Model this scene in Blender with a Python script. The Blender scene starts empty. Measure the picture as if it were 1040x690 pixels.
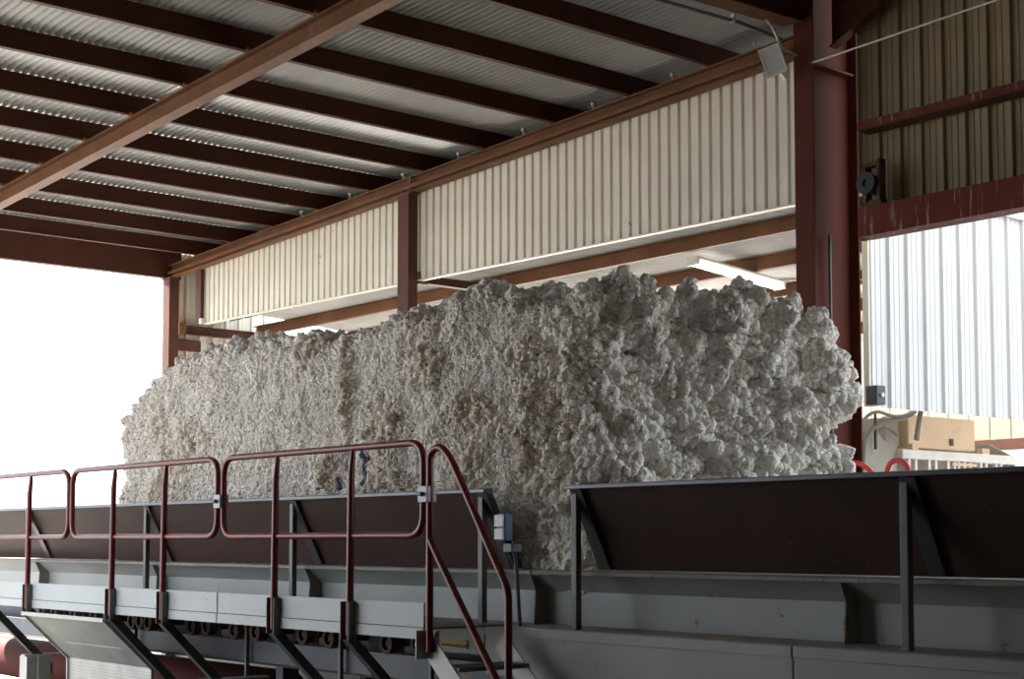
import bpy, math, random
import numpy as np
from mathutils import Vector, Matrix
random.seed(7)
S = bpy.context.scene
COL = S.collection
E = 1.75                      # eye height above the yard floor; heights below are written eye-relative + E

# ------------------------------------------------------------------ helpers
class MB:
    """collects geometry for ONE mesh object"""
    def __init__(self): self.v = []; self.f = []
    def add(self, vs, fs):
        n = len(self.v); self.v += [tuple(p) for p in vs]; self.f += [tuple(i + n for i in q) for q in fs]; return self
    def box(self, x0, x1, y0, y1, z0, z1):
        vs = [(x, y, z) for x in (x0, x1) for y in (y0, y1) for z in (z0, z1)]
        return self.add(vs, [(0,1,3,2),(4,6,7,5),(0,4,5,1),(2,3,7,6),(0,2,6,4),(1,5,7,3)])
    def bar(self, p, q, w, h, side=(0,0,1)):
        p = Vector(p); q = Vector(q); d = (q - p).normalized()
        a = Vector(side); a = (a - d * a.dot(d)).normalized(); b = d.cross(a)
        vs = [c + a*(i*h/2) + b*(j*w/2) for c in (p, q) for i, j in ((-1,-1),(-1,1),(1,1),(1,-1))]
        return self.add(vs, [(0,1,2,3),(7,6,5,4),(0,4,5,1),(1,5,6,2),(2,6,7,3),(3,7,4,0)])
    def prism(self, poly, axis, a0, a1, off=None):
        """closed polygon of (u,v) pairs swept along axis x|y|z; off(a) shifts v (a sloping member)"""
        n = len(poly); vs = []
        for a in (a0, a1):
            o = off(a) if off else 0
            for u, w in poly:
                vs.append({'x': (a, u, w+o), 'y': (u, a, w+o), 'z': (u, w, a)}[axis])
        fs = [tuple(range(n)), tuple(range(2*n-1, n-1, -1))]
        for i in range(n): fs.append((i, (i+1) % n, n + (i+1) % n, n + i))
        return self.add(vs, fs)
    def tube(self, path, r, seg=10, closed=False, caps=True):
        P = [Vector(p) for p in path]; n = len(P); rs = r if isinstance(r, (list, tuple)) else [r]*n
        T = []
        for i in range(n):
            a = P[i-1] if (i > 0 or closed) else P[i]; b = P[(i+1) % n] if (i < n-1 or closed) else P[i]
            T.append((b - a).normalized())
        up = Vector((0,0,1)) if abs(T[0].z) < .9 else Vector((1,0,0))
        N = (up - T[0]*up.dot(T[0])).normalized(); vs = []
        for i in range(n):
            N = (N - T[i]*N.dot(T[i])).normalized(); B = T[i].cross(N)
            for k in range(seg):
                t = 2*math.pi*k/seg; vs.append(P[i] + (N*math.cos(t) + B*math.sin(t))*rs[i])
        fs = []
        for i in range(n if closed else n-1):
            j = (i+1) % n
            for k in range(seg):
                fs.append((i*seg+k, i*seg+(k+1) % seg, j*seg+(k+1) % seg, j*seg+k))
        if caps and not closed:
            fs.append(tuple(range(seg-1, -1, -1))); fs.append(tuple((n-1)*seg+k for k in range(seg)))
        return self.add(vs, fs)
    def cyl(self, p, q, r, seg=14): return self.tube([p, q], r, seg)
    def ring(self, c, axis, ro, ri, t, seg=20):
        c = Vector(c); ax = Vector(axis).normalized(); u = ax.orthogonal().normalized(); w = ax.cross(u); vs = []
        for k in range(seg):
            a = 2*math.pi*k/seg; d = u*math.cos(a) + w*math.sin(a)
            vs += [c+d*ro-ax*t/2, c+d*ro+ax*t/2, c+d*ri+ax*t/2, c+d*ri-ax*t/2]
        fs = []
        for k in range(seg):
            j = (k+1) % seg
            for m in range(4): fs.append((k*4+m, j*4+m, j*4+(m+1) % 4, k*4+(m+1) % 4))
        return self.add(vs, fs)
    def ball(self, c, r, n=8, m=6, sc=(1,1,1)):
        vs = []; fs = []
        for i in range(m+1):
            th = math.pi*i/m
            for k in range(n):
                ph = 2*math.pi*k/n
                vs.append((c[0]+r*sc[0]*math.sin(th)*math.cos(ph), c[1]+r*sc[1]*math.sin(th)*math.sin(ph), c[2]+r*sc[2]*math.cos(th)))
        for i in range(m):
            for k in range(n): fs.append((i*n+k, i*n+(k+1) % n, (i+1)*n+(k+1) % n, (i+1)*n+k))
        return self.add(vs, fs)

def fillet(pts, rad, seg=6, closed=False):
    P = [Vector(p) for p in pts]; out = []; n = len(P)
    for i in range(n):
        if not closed and i in (0, n-1): out.append(P[i]); continue
        a = (P[i-1]-P[i]); b = (P[(i+1) % n]-P[i]); la, lb = a.length, b.length; a.normalize(); b.normalize()
        r = min(rad, la*.49, lb*.49)
        A = P[i]+a*r; B = P[i]+b*r
        for k in range(seg+1):
            t = k/seg; out.append(A*(1-t)**2 + P[i]*2*t*(1-t) + B*t*t)
    return out

ORG = {}
def link(o): COL.objects.link(o); return o
def tag(o, label=None, cat=None, group=None, kind=None):
    if label: o['label'] = label
    if cat: o['category'] = cat
    if group: o['group'] = group
    if kind: o['kind'] = kind
    return o
def thing(name, loc, label, cat, group=None):
    o = link(bpy.data.objects.new(name, None)); o.location = loc; o.empty_display_size = .1
    ORG[o] = Vector(loc); return tag(o, label, cat, group)
def obj(name, mb, mat, parent=None, smooth=False, bevel=0, solid=0, origin=None):
    xs = [p[0] for p in mb.v]; ys = [p[1] for p in mb.v]; zs = [p[2] for p in mb.v]
    if parent is not None: org = ORG[parent]
    else: org = Vector(origin) if origin else Vector(((min(xs)+max(xs))/2, (min(ys)+max(ys))/2, min(zs)))
    me = bpy.data.meshes.new(name)
    me.from_pydata([(p[0]-org.x, p[1]-org.y, p[2]-org.z) for p in mb.v], [], mb.f)
    import bmesh
    bm = bmesh.new(); bm.from_mesh(me); bmesh.ops.recalc_face_normals(bm, faces=bm.faces); bm.to_mesh(me); bm.free()
    me.materials.append(mat)
    if smooth: me.polygons.foreach_set('use_smooth', [True]*len(me.polygons))
    o = link(bpy.data.objects.new(name, me)); ORG[o] = org
    if parent is not None: o.parent = parent
    else: o.location = org
    if bevel:
        m = o.modifiers.new('bevel', 'BEVEL'); m.width = bevel; m.segments = 2; m.limit_method = 'ANGLE'; m.angle_limit = .6
    if solid:
        m = o.modifiers.new('solid', 'SOLIDIFY'); m.thickness = solid; m.offset = 0
    if smooth and bevel == 0:
        try: me.set_sharp_from_angle(angle=.7)
        except Exception: pass
    return o
def dup(o, loc, label=None):
    c = link(o.copy()); c.location = loc
    if label: c['label'] = label
    for ch in list(o.children):
        d = link(ch.copy()); d.parent = c
        for g in ch.children:
            e = link(g.copy()); e.parent = d
    return c

# ------------------------------------------------------------------ materials (all procedural)
def mat(name, col, rough=.6, metal=0., var=.12, scale=3., bump=0., bscale=40., stain=None, stain_amt=0., stain_scale=6., streak=False, spec=.5, stain_w=.08):
    m = bpy.data.materials.new(name); m.use_nodes = True; nt = m.node_tree; N = nt.nodes; L = nt.links
    b = N['Principled BSDF']; b.inputs['Roughness'].default_value = rough; b.inputs['Metallic'].default_value = metal
    b.inputs['Specular IOR Level'].default_value = spec
    tc = N.new('ShaderNodeNewGeometry'); src = tc.outputs['Position']
    n1 = N.new('ShaderNodeTexNoise'); n1.inputs['Scale'].default_value = scale; n1.inputs['Detail'].default_value = 6
    L.new(src, n1.inputs['Vector'])
    r1 = N.new('ShaderNodeMapRange'); r1.inputs[1].default_value = .3; r1.inputs[2].default_value = .7
    r1.inputs[3].default_value = 1-var; r1.inputs[4].default_value = 1+var; L.new(n1.outputs['Fac'], r1.inputs[0])
    mx = N.new('ShaderNodeVectorMath'); mx.operation = 'SCALE'; mx.inputs[0].default_value = col[:3]
    L.new(r1.outputs[0], mx.inputs['Scale']); out = mx.outputs[0]
    if stain:
        n2 = N.new('ShaderNodeTexNoise'); n2.inputs['Scale'].default_value = stain_scale; n2.inputs['Detail'].default_value = 8; n2.inputs['Roughness'].default_value = .7
        if streak:
            mp = N.new('ShaderNodeMapping'); mp.inputs['Scale'].default_value = (4, 4, .25); L.new(src, mp.inputs['Vector']); L.new(mp.outputs[0], n2.inputs['Vector'])
        else: L.new(src, n2.inputs['Vector'])
        r2 = N.new('ShaderNodeMapRange'); c = 1-stain_amt
        r2.inputs[1].default_value = .3+.4*c; r2.inputs[2].default_value = .3+.4*c+stain_w
        L.new(n2.outputs['Fac'], r2.inputs[0])
        mi = N.new('ShaderNodeMix'); mi.data_type = 'RGBA'; mi.inputs[7].default_value = (*stain, 1)
        L.new(r2.outputs[0], mi.inputs[0]); L.new(out, mi.inputs[6]); out = mi.outputs[2]
    L.new(out, b.inputs['Base Color'])
    if bump:
        n3 = N.new('ShaderNodeTexNoise'); n3.inputs['Scale'].default_value = bscale; n3.inputs['Detail'].default_value = 5
        L.new(src, n3.inputs['Vector']); bp = N.new('ShaderNodeBump'); bp.inputs['Strength'].default_value = bump; bp.inputs['Distance'].default_value = .02
        L.new(n3.outputs['Fac'], bp.inputs['Height']); L.new(bp.outputs[0], b.inputs['Normal'])
    return m
def emit(name, col, s):
    m = bpy.data.materials.new(name); m.use_nodes = True; b = m.node_tree.nodes['Principled BSDF']
    b.inputs['Base Color'].default_value = (*col, 1); b.inputs['Emission Color'].default_value = (*col, 1); b.inputs['Emission Strength'].default_value = s
    return m
M = dict(
    oxide=mat('red_oxide_paint', (.095,.036,.024), .6, var=.2, scale=2, spec=.2, stain=(.14,.07,.04), stain_amt=.25, stain_scale=5),
    purlin=mat('brown_primer', (.066,.022,.013), .6, var=.15, scale=2, spec=.15),
    rafter=mat('tan_brown_primer', (.15,.066,.030), .6, var=.2, scale=3, spec=.2, stain=(.19,.10,.05), stain_amt=.3, stain_scale=4, streak=False),
    colred=mat('column_red_primer', (.080,.020,.013), .65, var=.12, scale=2, spec=.12),
    header=mat('stained_red_steel', (.12,.022,.016), .65, var=.2, spec=.15, stain=(.34,.27,.23), stain_amt=.32, stain_scale=5, streak=True),
    galv=mat('galvanised_sheet', (.64,.63,.61), .40, .3, var=.1, scale=1.5),
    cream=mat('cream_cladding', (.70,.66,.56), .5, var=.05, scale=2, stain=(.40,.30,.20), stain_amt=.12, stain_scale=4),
    tanwall=mat('tan_cladding', (.34,.295,.22), .6, var=.08, scale=2),
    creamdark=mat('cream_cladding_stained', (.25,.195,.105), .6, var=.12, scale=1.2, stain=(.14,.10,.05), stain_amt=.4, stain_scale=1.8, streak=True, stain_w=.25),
    white=mat('white_cladding', (.66,.665,.67), .45, var=.03, scale=2),
    board=mat('brown_board_paint', (.055,.029,.024), .6, spec=.2, var=.15, scale=2, stain=(.16,.12,.10), stain_amt=.14, stain_scale=25),
    rim=mat('rim_grey_steel', (.10,.105,.12), .35, .4, var=.2),
    chan=mat('grey_white_machine_paint', (.345,.362,.358), .5, var=.07, scale=2.5, stain=(.16,.11,.08), stain_amt=.17, stain_scale=9, bump=.15, bscale=6),
    dusty=mat('dusty_machine_paint', (.27,.255,.225), .75, var=.15, scale=3, stain=(.20,.14,.09), stain_amt=.33, stain_scale=6),
    toe=mat('pale_grey_toe_paint', (.46,.49,.505), .5, var=.06, scale=3, stain=(.24,.17,.12), stain_amt=.16, stain_scale=11),
    clamp=mat('dull_clamp_steel', (.30,.31,.31), .45, .3, var=.12, scale=9),
    bracket=mat('dark_bracket_paint', (.05,.046,.046), .5, var=.15),
    steel=mat('weathered_grey_steel', (.13,.13,.125), .5, .3, var=.15, scale=8),
    lsteel=mat('pale_steel_edge', (.45,.45,.43), .5, .2, var=.1, scale=6),
    dark=mat('dark_blue_steel', (.05,.06,.078), .5, .2, var=.2, scale=4, stain=(.13,.08,.05), stain_amt=.3, stain_scale=6),
    rust=mat('rusty_iron', (.09,.052,.032), .8, var=.3, scale=12, stain=(.07,.04,.03), stain_amt=.45, stain_scale=15),
    rail=mat('red_rail_paint', (.17,.010,.013), .34, var=.12, scale=5, stain=(.30,.12,.11), stain_amt=.14, stain_scale=30),
    handred=mat('bright_red_paint', (.45,.03,.03), .35, var=.1),
    ground=mat('pale_dusty_ground', (.60,.56,.51), .9, var=.15, scale=.8, bump=.3, bscale=8),
    lowbounce=mat('low_bounce_yard', (.11,.105,.10), .9, var=.2, scale=1.5, bump=.3, bscale=15),  # kept dark so the unseen yard bounces little light
    slab=mat('concrete_slab', (.10,.094,.085), .85, var=.2, scale=1.2, stain=(.06,.05,.04), stain_amt=.35, stain_scale=1.5, bump=.2, bscale=12),
    beige=mat('beige_machine_paint', (.66,.49,.32), .5, var=.08, scale=3, stain=(.42,.25,.12), stain_amt=.25, stain_scale=5, stain_w=.2),
    grey=mat('warm_grey_machine_paint', (.30,.275,.23), .55, var=.1, scale=4, stain=(.22,.14,.08), stain_amt=.25),
    offw=mat('off_white_paint', (.72,.70,.67), .5, var=.08, scale=6),
    black=mat('black_rubber', (.015,.015,.016), .6),
    hose=mat('dusty_hose', (.22,.20,.17), .7, var=.15),
    blue=mat('blue_plastic', (.05,.12,.25), .45),
    lens=mat('pale_lens', (.62,.64,.62), .2, var=.1, scale=60),
    lampw=mat('white_enamel', (.75,.74,.70), .4, var=.04),
    yellow=mat('yellow_sticker', (.45,.30,.04), .6),
    redpan=mat('dark_red_steel', (.075,.014,.010), .7, spec=.1, var=.25, scale=3),
    tubel=emit('lit_fluorescent_tube', (1, .96, .86), 6.0),
    knob=mat('galvanised_bolt', (.60,.62,.62), .4, .2),
    lint=mat('loose_lint', (.68,.66,.62), .95, var=.12, scale=20, bump=.6, bscale=60),
)

# perforated guard sheet: round holes as a procedural pattern (transparent holes)
def perforated():
    m = mat('perforated_steel', (.36,.36,.34), .45, .3, var=.15, scale=6); nt = m.node_tree; N = nt.nodes; L = nt.links
    b = N['Principled BSDF']; g = N.new('ShaderNodeTexCoord')
    mp = N.new('ShaderNodeMapping'); mp.inputs['Scale'].default_value = (40, 40, 40); L.new(g.outputs['UV'], mp.inputs['Vector'])
    fr = N.new('ShaderNodeVectorMath'); fr.operation = 'FRACTION'; L.new(mp.outputs[0], fr.inputs[0])
    sb = N.new('ShaderNodeVectorMath'); sb.operation = 'DISTANCE'; sb.inputs[1].default_value = (.5,.5,0); L.new(fr.outputs[0], sb.inputs[0])
    lt = N.new('ShaderNodeMath'); lt.operation = 'GREATER_THAN'; lt.inputs[1].default_value = .13; L.new(sb.outputs['Value'], lt.inputs[0])
    L.new(lt.outputs[0], b.inputs['Alpha']); return m
M['perf'] = perforated()

# ------------------------------------------------------------------ roof geometry
SL = .0369
def rbot(x): return 3.84 + SL*(x + 8.138) + E          # underside of the sloping rafters
def pbot(x): return rbot(x) + .165                     # underside of the purlins
def sheet(x): return pbot(x) + .19                     # underside of the roof sheet
XE, XF, YW = -18.3, -7.76, 9.5                         # open-end eave, rigid frame, partition line

def clad(mb, o, d, n, length, zb, zt, prof, pitch):
    """vertical ribbed cladding: prof = [(fraction of pitch, offset along n)]"""
    ss = []; k = 0
    while k*pitch < length:
        for fr, off in prof:
            s = (k+fr)*pitch
            if s <= length: ss.append((s, off))
        k += 1
    ss.append((length, ss[-1][1])); vs = []; fs = []
    for i, (s, off) in enumerate(ss):
        x = o[0]+d[0]*s+n[0]*off; y = o[1]+d[1]*s+n[1]*off
        vs += [(x, y, zb(s) if callable(zb) else zb), (x, y, zt(s) if callable(zt) else zt)]
        if i: fs.append((2*i-2, 2*i, 2*i+1, 2*i-1))
    return mb.add(vs, fs)
def corr(mb, axis, a0, a1, b0, b1, z, pitch=.068, amp=.013, sub=8):
    """sinusoidal roof sheet: ribs run along axis (a0..a1), wave across (b0..b1); z(a) is the underside"""
    n = int((b1-b0)/pitch*sub); vs = []; fs = []
    for i in range(n+1):
        b = b0+(b1-b0)*i/n; w = amp*(1+math.cos(2*math.pi*(b-b0)/pitch))
        for a in (a0, a1): vs.append((a, b, z(a)+w) if axis == 'x' else (b, a, z(a)+w))
        if i: fs.append((2*i-2, 2*i-1, 2*i+1, 2*i))
    return mb.add(vs, fs)
def structure(o): o['kind'] = 'structure'; return o

# ground and floor slab
mb = MB(); mb.box(-140, 90, -90, 140, -.3, -.02); structure(obj('ground', mb, M['ground']))
mb = MB(); mb.box(-7.9, 6, -6.9, 11.5, -.25, 0); mb.box(-19.2, -7.9, 4.6, 11.5, -.25, 0); mb.box(-32, -19.2, 8.5, 13.5, -.25, 0); structure(obj('floor', mb, M['slab'], bevel=.01))  # last strip added at far left to dim sunlit ground behind the guard
mb = MB(); mb.box(-60, -7.9, -60, 4.6, -.25, .0); mb.box(-7.9, 60, -60, -6.9, -.25, 0); mb.box(-7.4, 60, 11.5, 60, -.25, 0); mb.box(6, 60, -6.9, 11.5, -.25, 0); structure(obj('floor_low_bounce', mb, M['lowbounce']))  # unseen dark yard, added over the pale ground to cut bounced light
# main roof sheet, side-bay roof sheet, tall hall roof
structure(obj('ceiling', corr(MB(), 'x', XE-.25, XF-.02, -1.0, 10.40, sheet), M['galv'], smooth=True, solid=.002))
def sb_bot(y): return 2.80 - .078*(y-10.75) + E        # underside of the side-bay purlins
def sb_sheet(y): return sb_bot(y) + .135
structure(obj('ceiling_side_bay', corr(MB(), 'y', 9.62, 15.9, -17.55, -8.0, sb_sheet), M['galv'], smooth=True, solid=.002))
structure(obj('ceiling_hall', corr(MB(), 'x', XF-.1, 6.0, -7.0, 9.9, lambda x: 5.35+E), M['galv'], smooth=True, solid=.002))

# partition cladding hung below the sloping rafter (recessed dark grooves every 12 cm)
GRO = [(0, 0), (.66, 0), (.74, .026), (.92, .026)]
structure(obj('wall_partition', clad(MB(), (-17.56, 9.56), (1,0), (0,1), 9.80, lambda s: 2.79-.0092*s+E, lambda s: rbot(-17.56+s)+.15, GRO, .122), M['cream'], solid=.002))
# closure between the two roofs, its dark colour standing in for shade behind the rafter
structure(obj('wall_shade_closure', clad(MB(), (-18.3, 10.34), (1,0), (0,-1), 10.5, sb_sheet(10.34), lambda s: sheet(-18.3+s)+.002, GRO, .2), M['steel'], solid=.002))
# end wall of the side bay
RIB = [(0, 0), (.05, -.028), (.11, -.028), (.16, 0), (.38, 0), (.41, -.006), (.45, 0), (.66, 0), (.69, -.006), (.73, 0)]
def ribs(sgn): return [(a, b*sgn) for a, b in RIB]
structure(obj('wall_end', clad(MB(), (-18.42, 9.52), (0,1), (1,0), 3.6, -.02, lambda s: sheet(-18.3) if s < 1.5 else sb_sheet(9.52+s), ribs(-1), .2), M['cream'], solid=.002))
# hall side wall (dark, behind the column) above the opening, hall end and back walls
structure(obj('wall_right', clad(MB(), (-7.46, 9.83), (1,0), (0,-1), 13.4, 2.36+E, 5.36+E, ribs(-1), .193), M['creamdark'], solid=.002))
# white cladding beyond the opening and the far hanging wall
structure(obj('wall_outside', clad(MB(), (-7.95, 10.56), (0,1), (1,0), 6.0, 1.13+E, 3.02+E, ribs(-1), .26), M['white'], solid=.002))
structure(obj('wall_far', clad(MB(), (-14.2, 16.9), (1,0), (0,-1), 10.0, 1.24+E, 3.4+E, [(0,0),(.05,-.004),(.10,-.004),(.15,0)], .3), M['tanwall'], solid=.002))
mb = MB(); mb.prism([(16.74,1.12+E),(16.88,1.12+E),(16.88,1.26+E),(16.74,1.26+E)], 'x', -14.2, -4.2); structure(obj('trim_1', mb, M['oxide'], bevel=.006))
mb = MB(); mb.box(-8.0, -7.91, 10.54, 16.6, 3.02+E, 3.06+E); structure(obj('trim_2', mb, M['white'], bevel=.006))
mb = MB(); mb.prism([(9.545,-.012),(9.60,-.012),(9.60,.003),(9.545,.003)], 'x', -17.56, -7.8, off=lambda x: 2.79-.0092*(x+17.56)+E); structure(obj('trim_3', mb, M['cream']))
mb = MB(); mb.box(-7.99, -7.93, 10.54, 10.60, 1.13+E, 3.02+E); structure(obj('trim_4', mb, M['cream'], bevel=.005))

# unseen camera side: hall walls, plus two walls added to block light
structure(obj('wall_light_block', clad(MB(), (-10.0, .5), (1,0), (0,1), 2.1, 0, lambda s: sheet(-10.0+s), ribs(-1), .3), M['creamdark'], solid=.002))  # added out of view to shade the near trough and channel
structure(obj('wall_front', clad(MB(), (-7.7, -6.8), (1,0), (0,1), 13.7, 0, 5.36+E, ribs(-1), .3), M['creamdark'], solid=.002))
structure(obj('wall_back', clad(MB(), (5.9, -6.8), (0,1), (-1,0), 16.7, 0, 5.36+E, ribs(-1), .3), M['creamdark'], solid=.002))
structure(obj('wall_light_block_left', clad(MB(), (-7.85, -6.8), (0,1), (1,0), 9.0, 0, 5.36+E, ribs(-1), .3), M['creamdark'], solid=.002))  # added out of view, keeps light from the left off the near board
# ------------------------------------------------------------------ roof steel
def zee(mb, x, y0, y1, z, h, fl=.055, t=.006, lip=.018):
    """Z purlin running along y: bottom flange to +x, top flange to -x"""
    w = .045
    p = [(x+fl, z+lip), (x+fl-t, z+lip), (x+fl-t, z+t), (x+t, z+t), (x+t, z+h), (x-w, z+h), (x-w, z+h-lip), (x-w+t, z+h-lip), (x-w+t, z+h-t), (x, z+h-t), (x, z), (x+fl, z)]
    return mb.prism(p, 'y', y0, y1)
ORD = ['first','second','third','fourth','fifth','sixth','seventh','eighth','ninth','tenth']
PX = [-17.58,-16.70,-15.70,-14.70,-13.68,-12.71,-11.70,-10.66,-9.66,-8.69]
p0 = None
for i, x in enumerate(PX):
    lab = '%s dark brown roof purlin counted from the bright open end' % ORD[i]
    if p0 is None:
        p0 = thing('roof_purlin', (x, YW, pbot(x)), lab, 'roof beam', 'purlins under the sloping roof')
        mb = MB(); zee(mb, x, -.9, 10.32, pbot(x), .19); obj('web', mb, M['purlin'], p0)
        mb = MB(); mb.box(x+.007, x+.07, 9.42, 9.56, pbot(x)-.004, pbot(x)+.012); mb.box(x-.012, x-.001, 9.42, 9.58, pbot(x), pbot(x)+.12)
        mb.cyl((x+.04,9.47,pbot(x)+.01),(x+.04,9.47,pbot(x)+.035),.016); obj('seat_clip', mb, M['rafter'], p0)
        mb = MB(); mb.box(x+.007, x+.08, 6.10, 6.28, pbot(x)-.004, pbot(x)+.018); mb.box(x-.012, x-.001, 6.12, 6.28, pbot(x), pbot(x)+.10); obj('seat_clip', mb, M['rafter'], p0)
    else: dup(p0, (x, YW, pbot(x)), lab)
# round-headed hanger bolts beside the purlins, at the rafter
b0 = None; BX = [-15.18,-14.17,-13.16,-12.20,-11.18,-10.19,-9.18,-8.24]
for i, x in enumerate(BX):
    lab = '%s galvanised round headed bolt standing on the long rafter counted from the open end' % ORD[i]
    z = rbot(x)+.165
    if b0 is None:
        b0 = thing('hanger_bolt', (x, 9.5, z), lab, 'bolt', 'bolts on the long rafter')
        mb = MB(); mb.cyl((x,9.5,z-.01),(x,9.5,z+.07),.010,8); obj('shank', mb, M['knob'], b0)
        mb = MB(); mb.ball((x,9.5,z+.085),.026,10,8,(1,1,.8)); obj('head', mb, M['knob'], b0, smooth=True)
    else: dup(b0, (x, 9.5, z), lab)

def ibeam(mb, y, x0, x1, z, h, fw=.11, t=.008, ft=.012):
    a, b = fw/2, t/2
    p = [(y-a,z),(y+a,z),(y+a,z+ft),(y+b,z+ft),(y+b,z+h-ft),(y+a,z+h-ft),(y+a,z+h),(y-a,z+h),(y-a,z+h-ft),(y-b,z+h-ft),(y-b,z+ft),(y-a,z+ft)]
    return mb.prism(p, 'x', x0, x1, off=lambda x: SL*(x+8.138))
z0 = 3.84+E
t = thing('steel_rafter', (-13, 9.5, rbot(-13)), 'long tan brown steel rafter running along the top of the cream ribbed wall', 'roof beam')
obj('beam', ibeam(MB(), 9.47, XE-.12, XF-.02, z0, .165), M['rafter'], t)
mb = MB(); mb.prism([(9.40,z0+.035),(9.412,z0+.035),(9.412,z0+.075),(9.40,z0+.075)], 'x', XE-.12, XF-.05, off=lambda x: SL*(x+8.138)); obj('stiffening_lip', mb, M['rafter'], t)
mb = MB(); mb.box(-12.95,-12.90,9.405,9.415,rbot(-12.9)-.02,rbot(-12.9)+.15); obj('splice_plate', mb, M['rafter'], t)
t = thing('steel_rafter', (-10, 6.2, rbot(-10)), 'tan brown steel rafter crossing the roof diagonally above the walkway', 'roof beam')
obj('beam', ibeam(MB(), 6.2, XE-.1, XF-.02, z0, .165, .12), M['rafter'], t)
t = thing('eave_beam', (XE, 4, pbot(XE)), 'dark purple brown eave beam across the bright open end', 'roof beam')
mb = MB(); mb.box(XE-.03, XE, -.9, 9.6, pbot(XE)-.16, sheet(XE)-.004); obj('web', mb, M['purlin'], t)
mb = MB(); mb.box(XE-.10, XE, -.9, 9.6, pbot(XE)-.172, pbot(XE)-.16); obj('flange', mb, M['purlin'], t)
# rigid frame: rafter of the frame and tapered column
t = thing('frame_rafter', (XF, 6, 4.03+E), 'deep dark brown frame rafter reaching the top of the big column', 'roof beam')
mb = MB(); mb.prism([(-6.9,3.70+E),(9.40,4.10+E),(9.40,4.112+E),(-6.9,3.712+E)], 'x', XF-.09, XF+.09); obj('flange', mb, M['rafter'], t)
mb = MB(); mb.prism([(-6.9,3.712+E),(9.40,4.112+E),(9.96,4.112+E),(9.96,5.34+E),(-6.9,5.34+E)], 'x', XF-.006, XF+.006); obj('web', mb, M['purlin'], t)
XC = -7.68
t = thing('frame_column', (XC, 9.70, 0), 'big dark red steel column at the right end of the cream ribbed wall', 'column'); t['kind'] = 'thing'
mb = MB(); mb.box(XC-.095, XC+.095, 9.42, 9.436, 0, 5.3+E); obj('front_flange', mb, M['colred'], t, bevel=.002)
mb = MB(); mb.box(XC-.005, XC+.005, 9.436, 9.97, 0, 5.3+E); obj('web', mb, M['colred'], t)
mb = MB(); mb.box(XC-.095, XC+.095, 9.97, 9.986, 0, 5.3+E); obj('rear_flange', mb, M['colred'], t, bevel=.002)
mb = MB(); mb.cyl((XC+.05,9.66,.0),(XC+.05,9.66,2.42+E),.013); obj('conduit', mb, M['steel'], t)
mb = MB(); mb.box(XC-.18, XC+.18, 9.36, 10.05, 0, .02); obj('base_plate', mb, M['steel'], t)
mb = MB(); mb.box(XC-.08, XC+.08, 9.44, 9.96, 3.75+E, 3.765+E); obj('stiffener', mb, M['colred'], t)
t = thing('knee_brace', (-7.3, 9.6, 3.9+E), 'dark knee plate in the top corner between the column and the dim ribbed wall', 'brace')
mb = MB(); mb.prism([(XC+.1,3.92+E),(XC+.1,5.2+E),(-6.6,5.2+E),(-7.12,4.12+E)], 'y', 9.66, 9.675); obj('plate', mb, M['purlin'], t)
mb = MB(); mb.bar((XC+.1,9.667,3.92+E),(-7.12,9.667,4.12+E),.09,.012); mb.bar((-7.12,9.667,4.12+E),(-6.6,9.667,5.2+E),.09,.012); obj('edge_flange', mb, M['purlin'], t)
# posts
t = thing('support_post', (-18.4, 9.48, 0), 'grey brown steel post at the far corner of the bright open end', 'post')
mb = MB(); mb.box(-18.42, -18.24, 9.40, 9.413, 0, rbot(-18.35)); obj('front_plate', mb, M['oxide'], t, bevel=.002)
mb = MB(); mb.box(-18.253, -18.24, 9.413, 9.54, 0, rbot(-18.35)); obj('side_plate', mb, M['oxide'], t)
mb = MB(); mb.box(-18.45, -18.21, 9.38, 9.55, rbot(-18.4)-.012, rbot(-18.4)); obj('cap_plate', mb, M['oxide'], t)
t = thing('support_post', (-13.02, 9.48, 0), 'dark brown steel post standing midway along the cream ribbed wall behind the cotton', 'post')
mb = MB(); mb.box(-13.12, -12.93, 9.40, 9.413, 0, rbot(-13)); obj('front_plate', mb, M['oxide'], t)
mb = MB(); mb.box(-12.943, -12.93, 9.413, 9.52, 0, rbot(-13)); obj('side_plate', mb, M['oxide'], t)
mb = MB(); mb.box(-13.15,-12.90,9.39,9.53,rbot(-13)-.012,rbot(-13)); obj('cap_plate', mb, M['rafter'], t)
t = thing('hanger_post', (-17.62, 9.5, 2.78+E), 'short dark brown hanger at the left edge of the cream ribbed wall', 'post')
mb = MB(); mb.box(-17.72, -17.58, 9.50, 9.55, 2.78+E, rbot(-17.65)); obj('bar', mb, M['oxide'], t)
mb = MB(); mb.box(-17.60, -17.55, 9.49, 9.54, 2.78+E, 2.85+E); obj('clip', mb, M['lampw'], t)
# horizontal ties of the side bay
def tie(x, y0, y1, z, h, lab):
    t = thing('side_bay_tie', (x, (y0+y1)/2, z), lab, 'tie beam')
    mb = MB(); mb.prism([(x-.05,z),(x+.05,z),(x+.05,z+.008),(x-.004,z+.008),(x-.004,z+h-.008),(x+.05,z+h-.008),(x+.05,z+h),(x-.05,z+h)], 'y', y0, y1); obj('channel', mb, M['oxide'], t)
    mb = MB(); mb.box(x-.045, x+.06, y0, y0+.10, z-.015, z+h+.03); obj('end_cleat', mb, M['rafter'], t)
tie(-18.30, 9.55, 10.72, 2.735+E, .115, 'brown tie beam running back from the far corner post')
tie(-12.99, 9.55, 10.70, 2.72+E, .085, 'dark brown tie beam running back from the midway post above the cotton')
t = thing('wall_girt', (-18.33, 9.7, 2.47+E), 'short brown girt stub on the pale end wall under the tie beam', 'girt')
mb = MB(); mb.box(-18.385, -18.33, 9.55, 9.92, 2.52+E, 2.67+E); obj('channel', mb, M['oxide'], t, bevel=.004)
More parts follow.
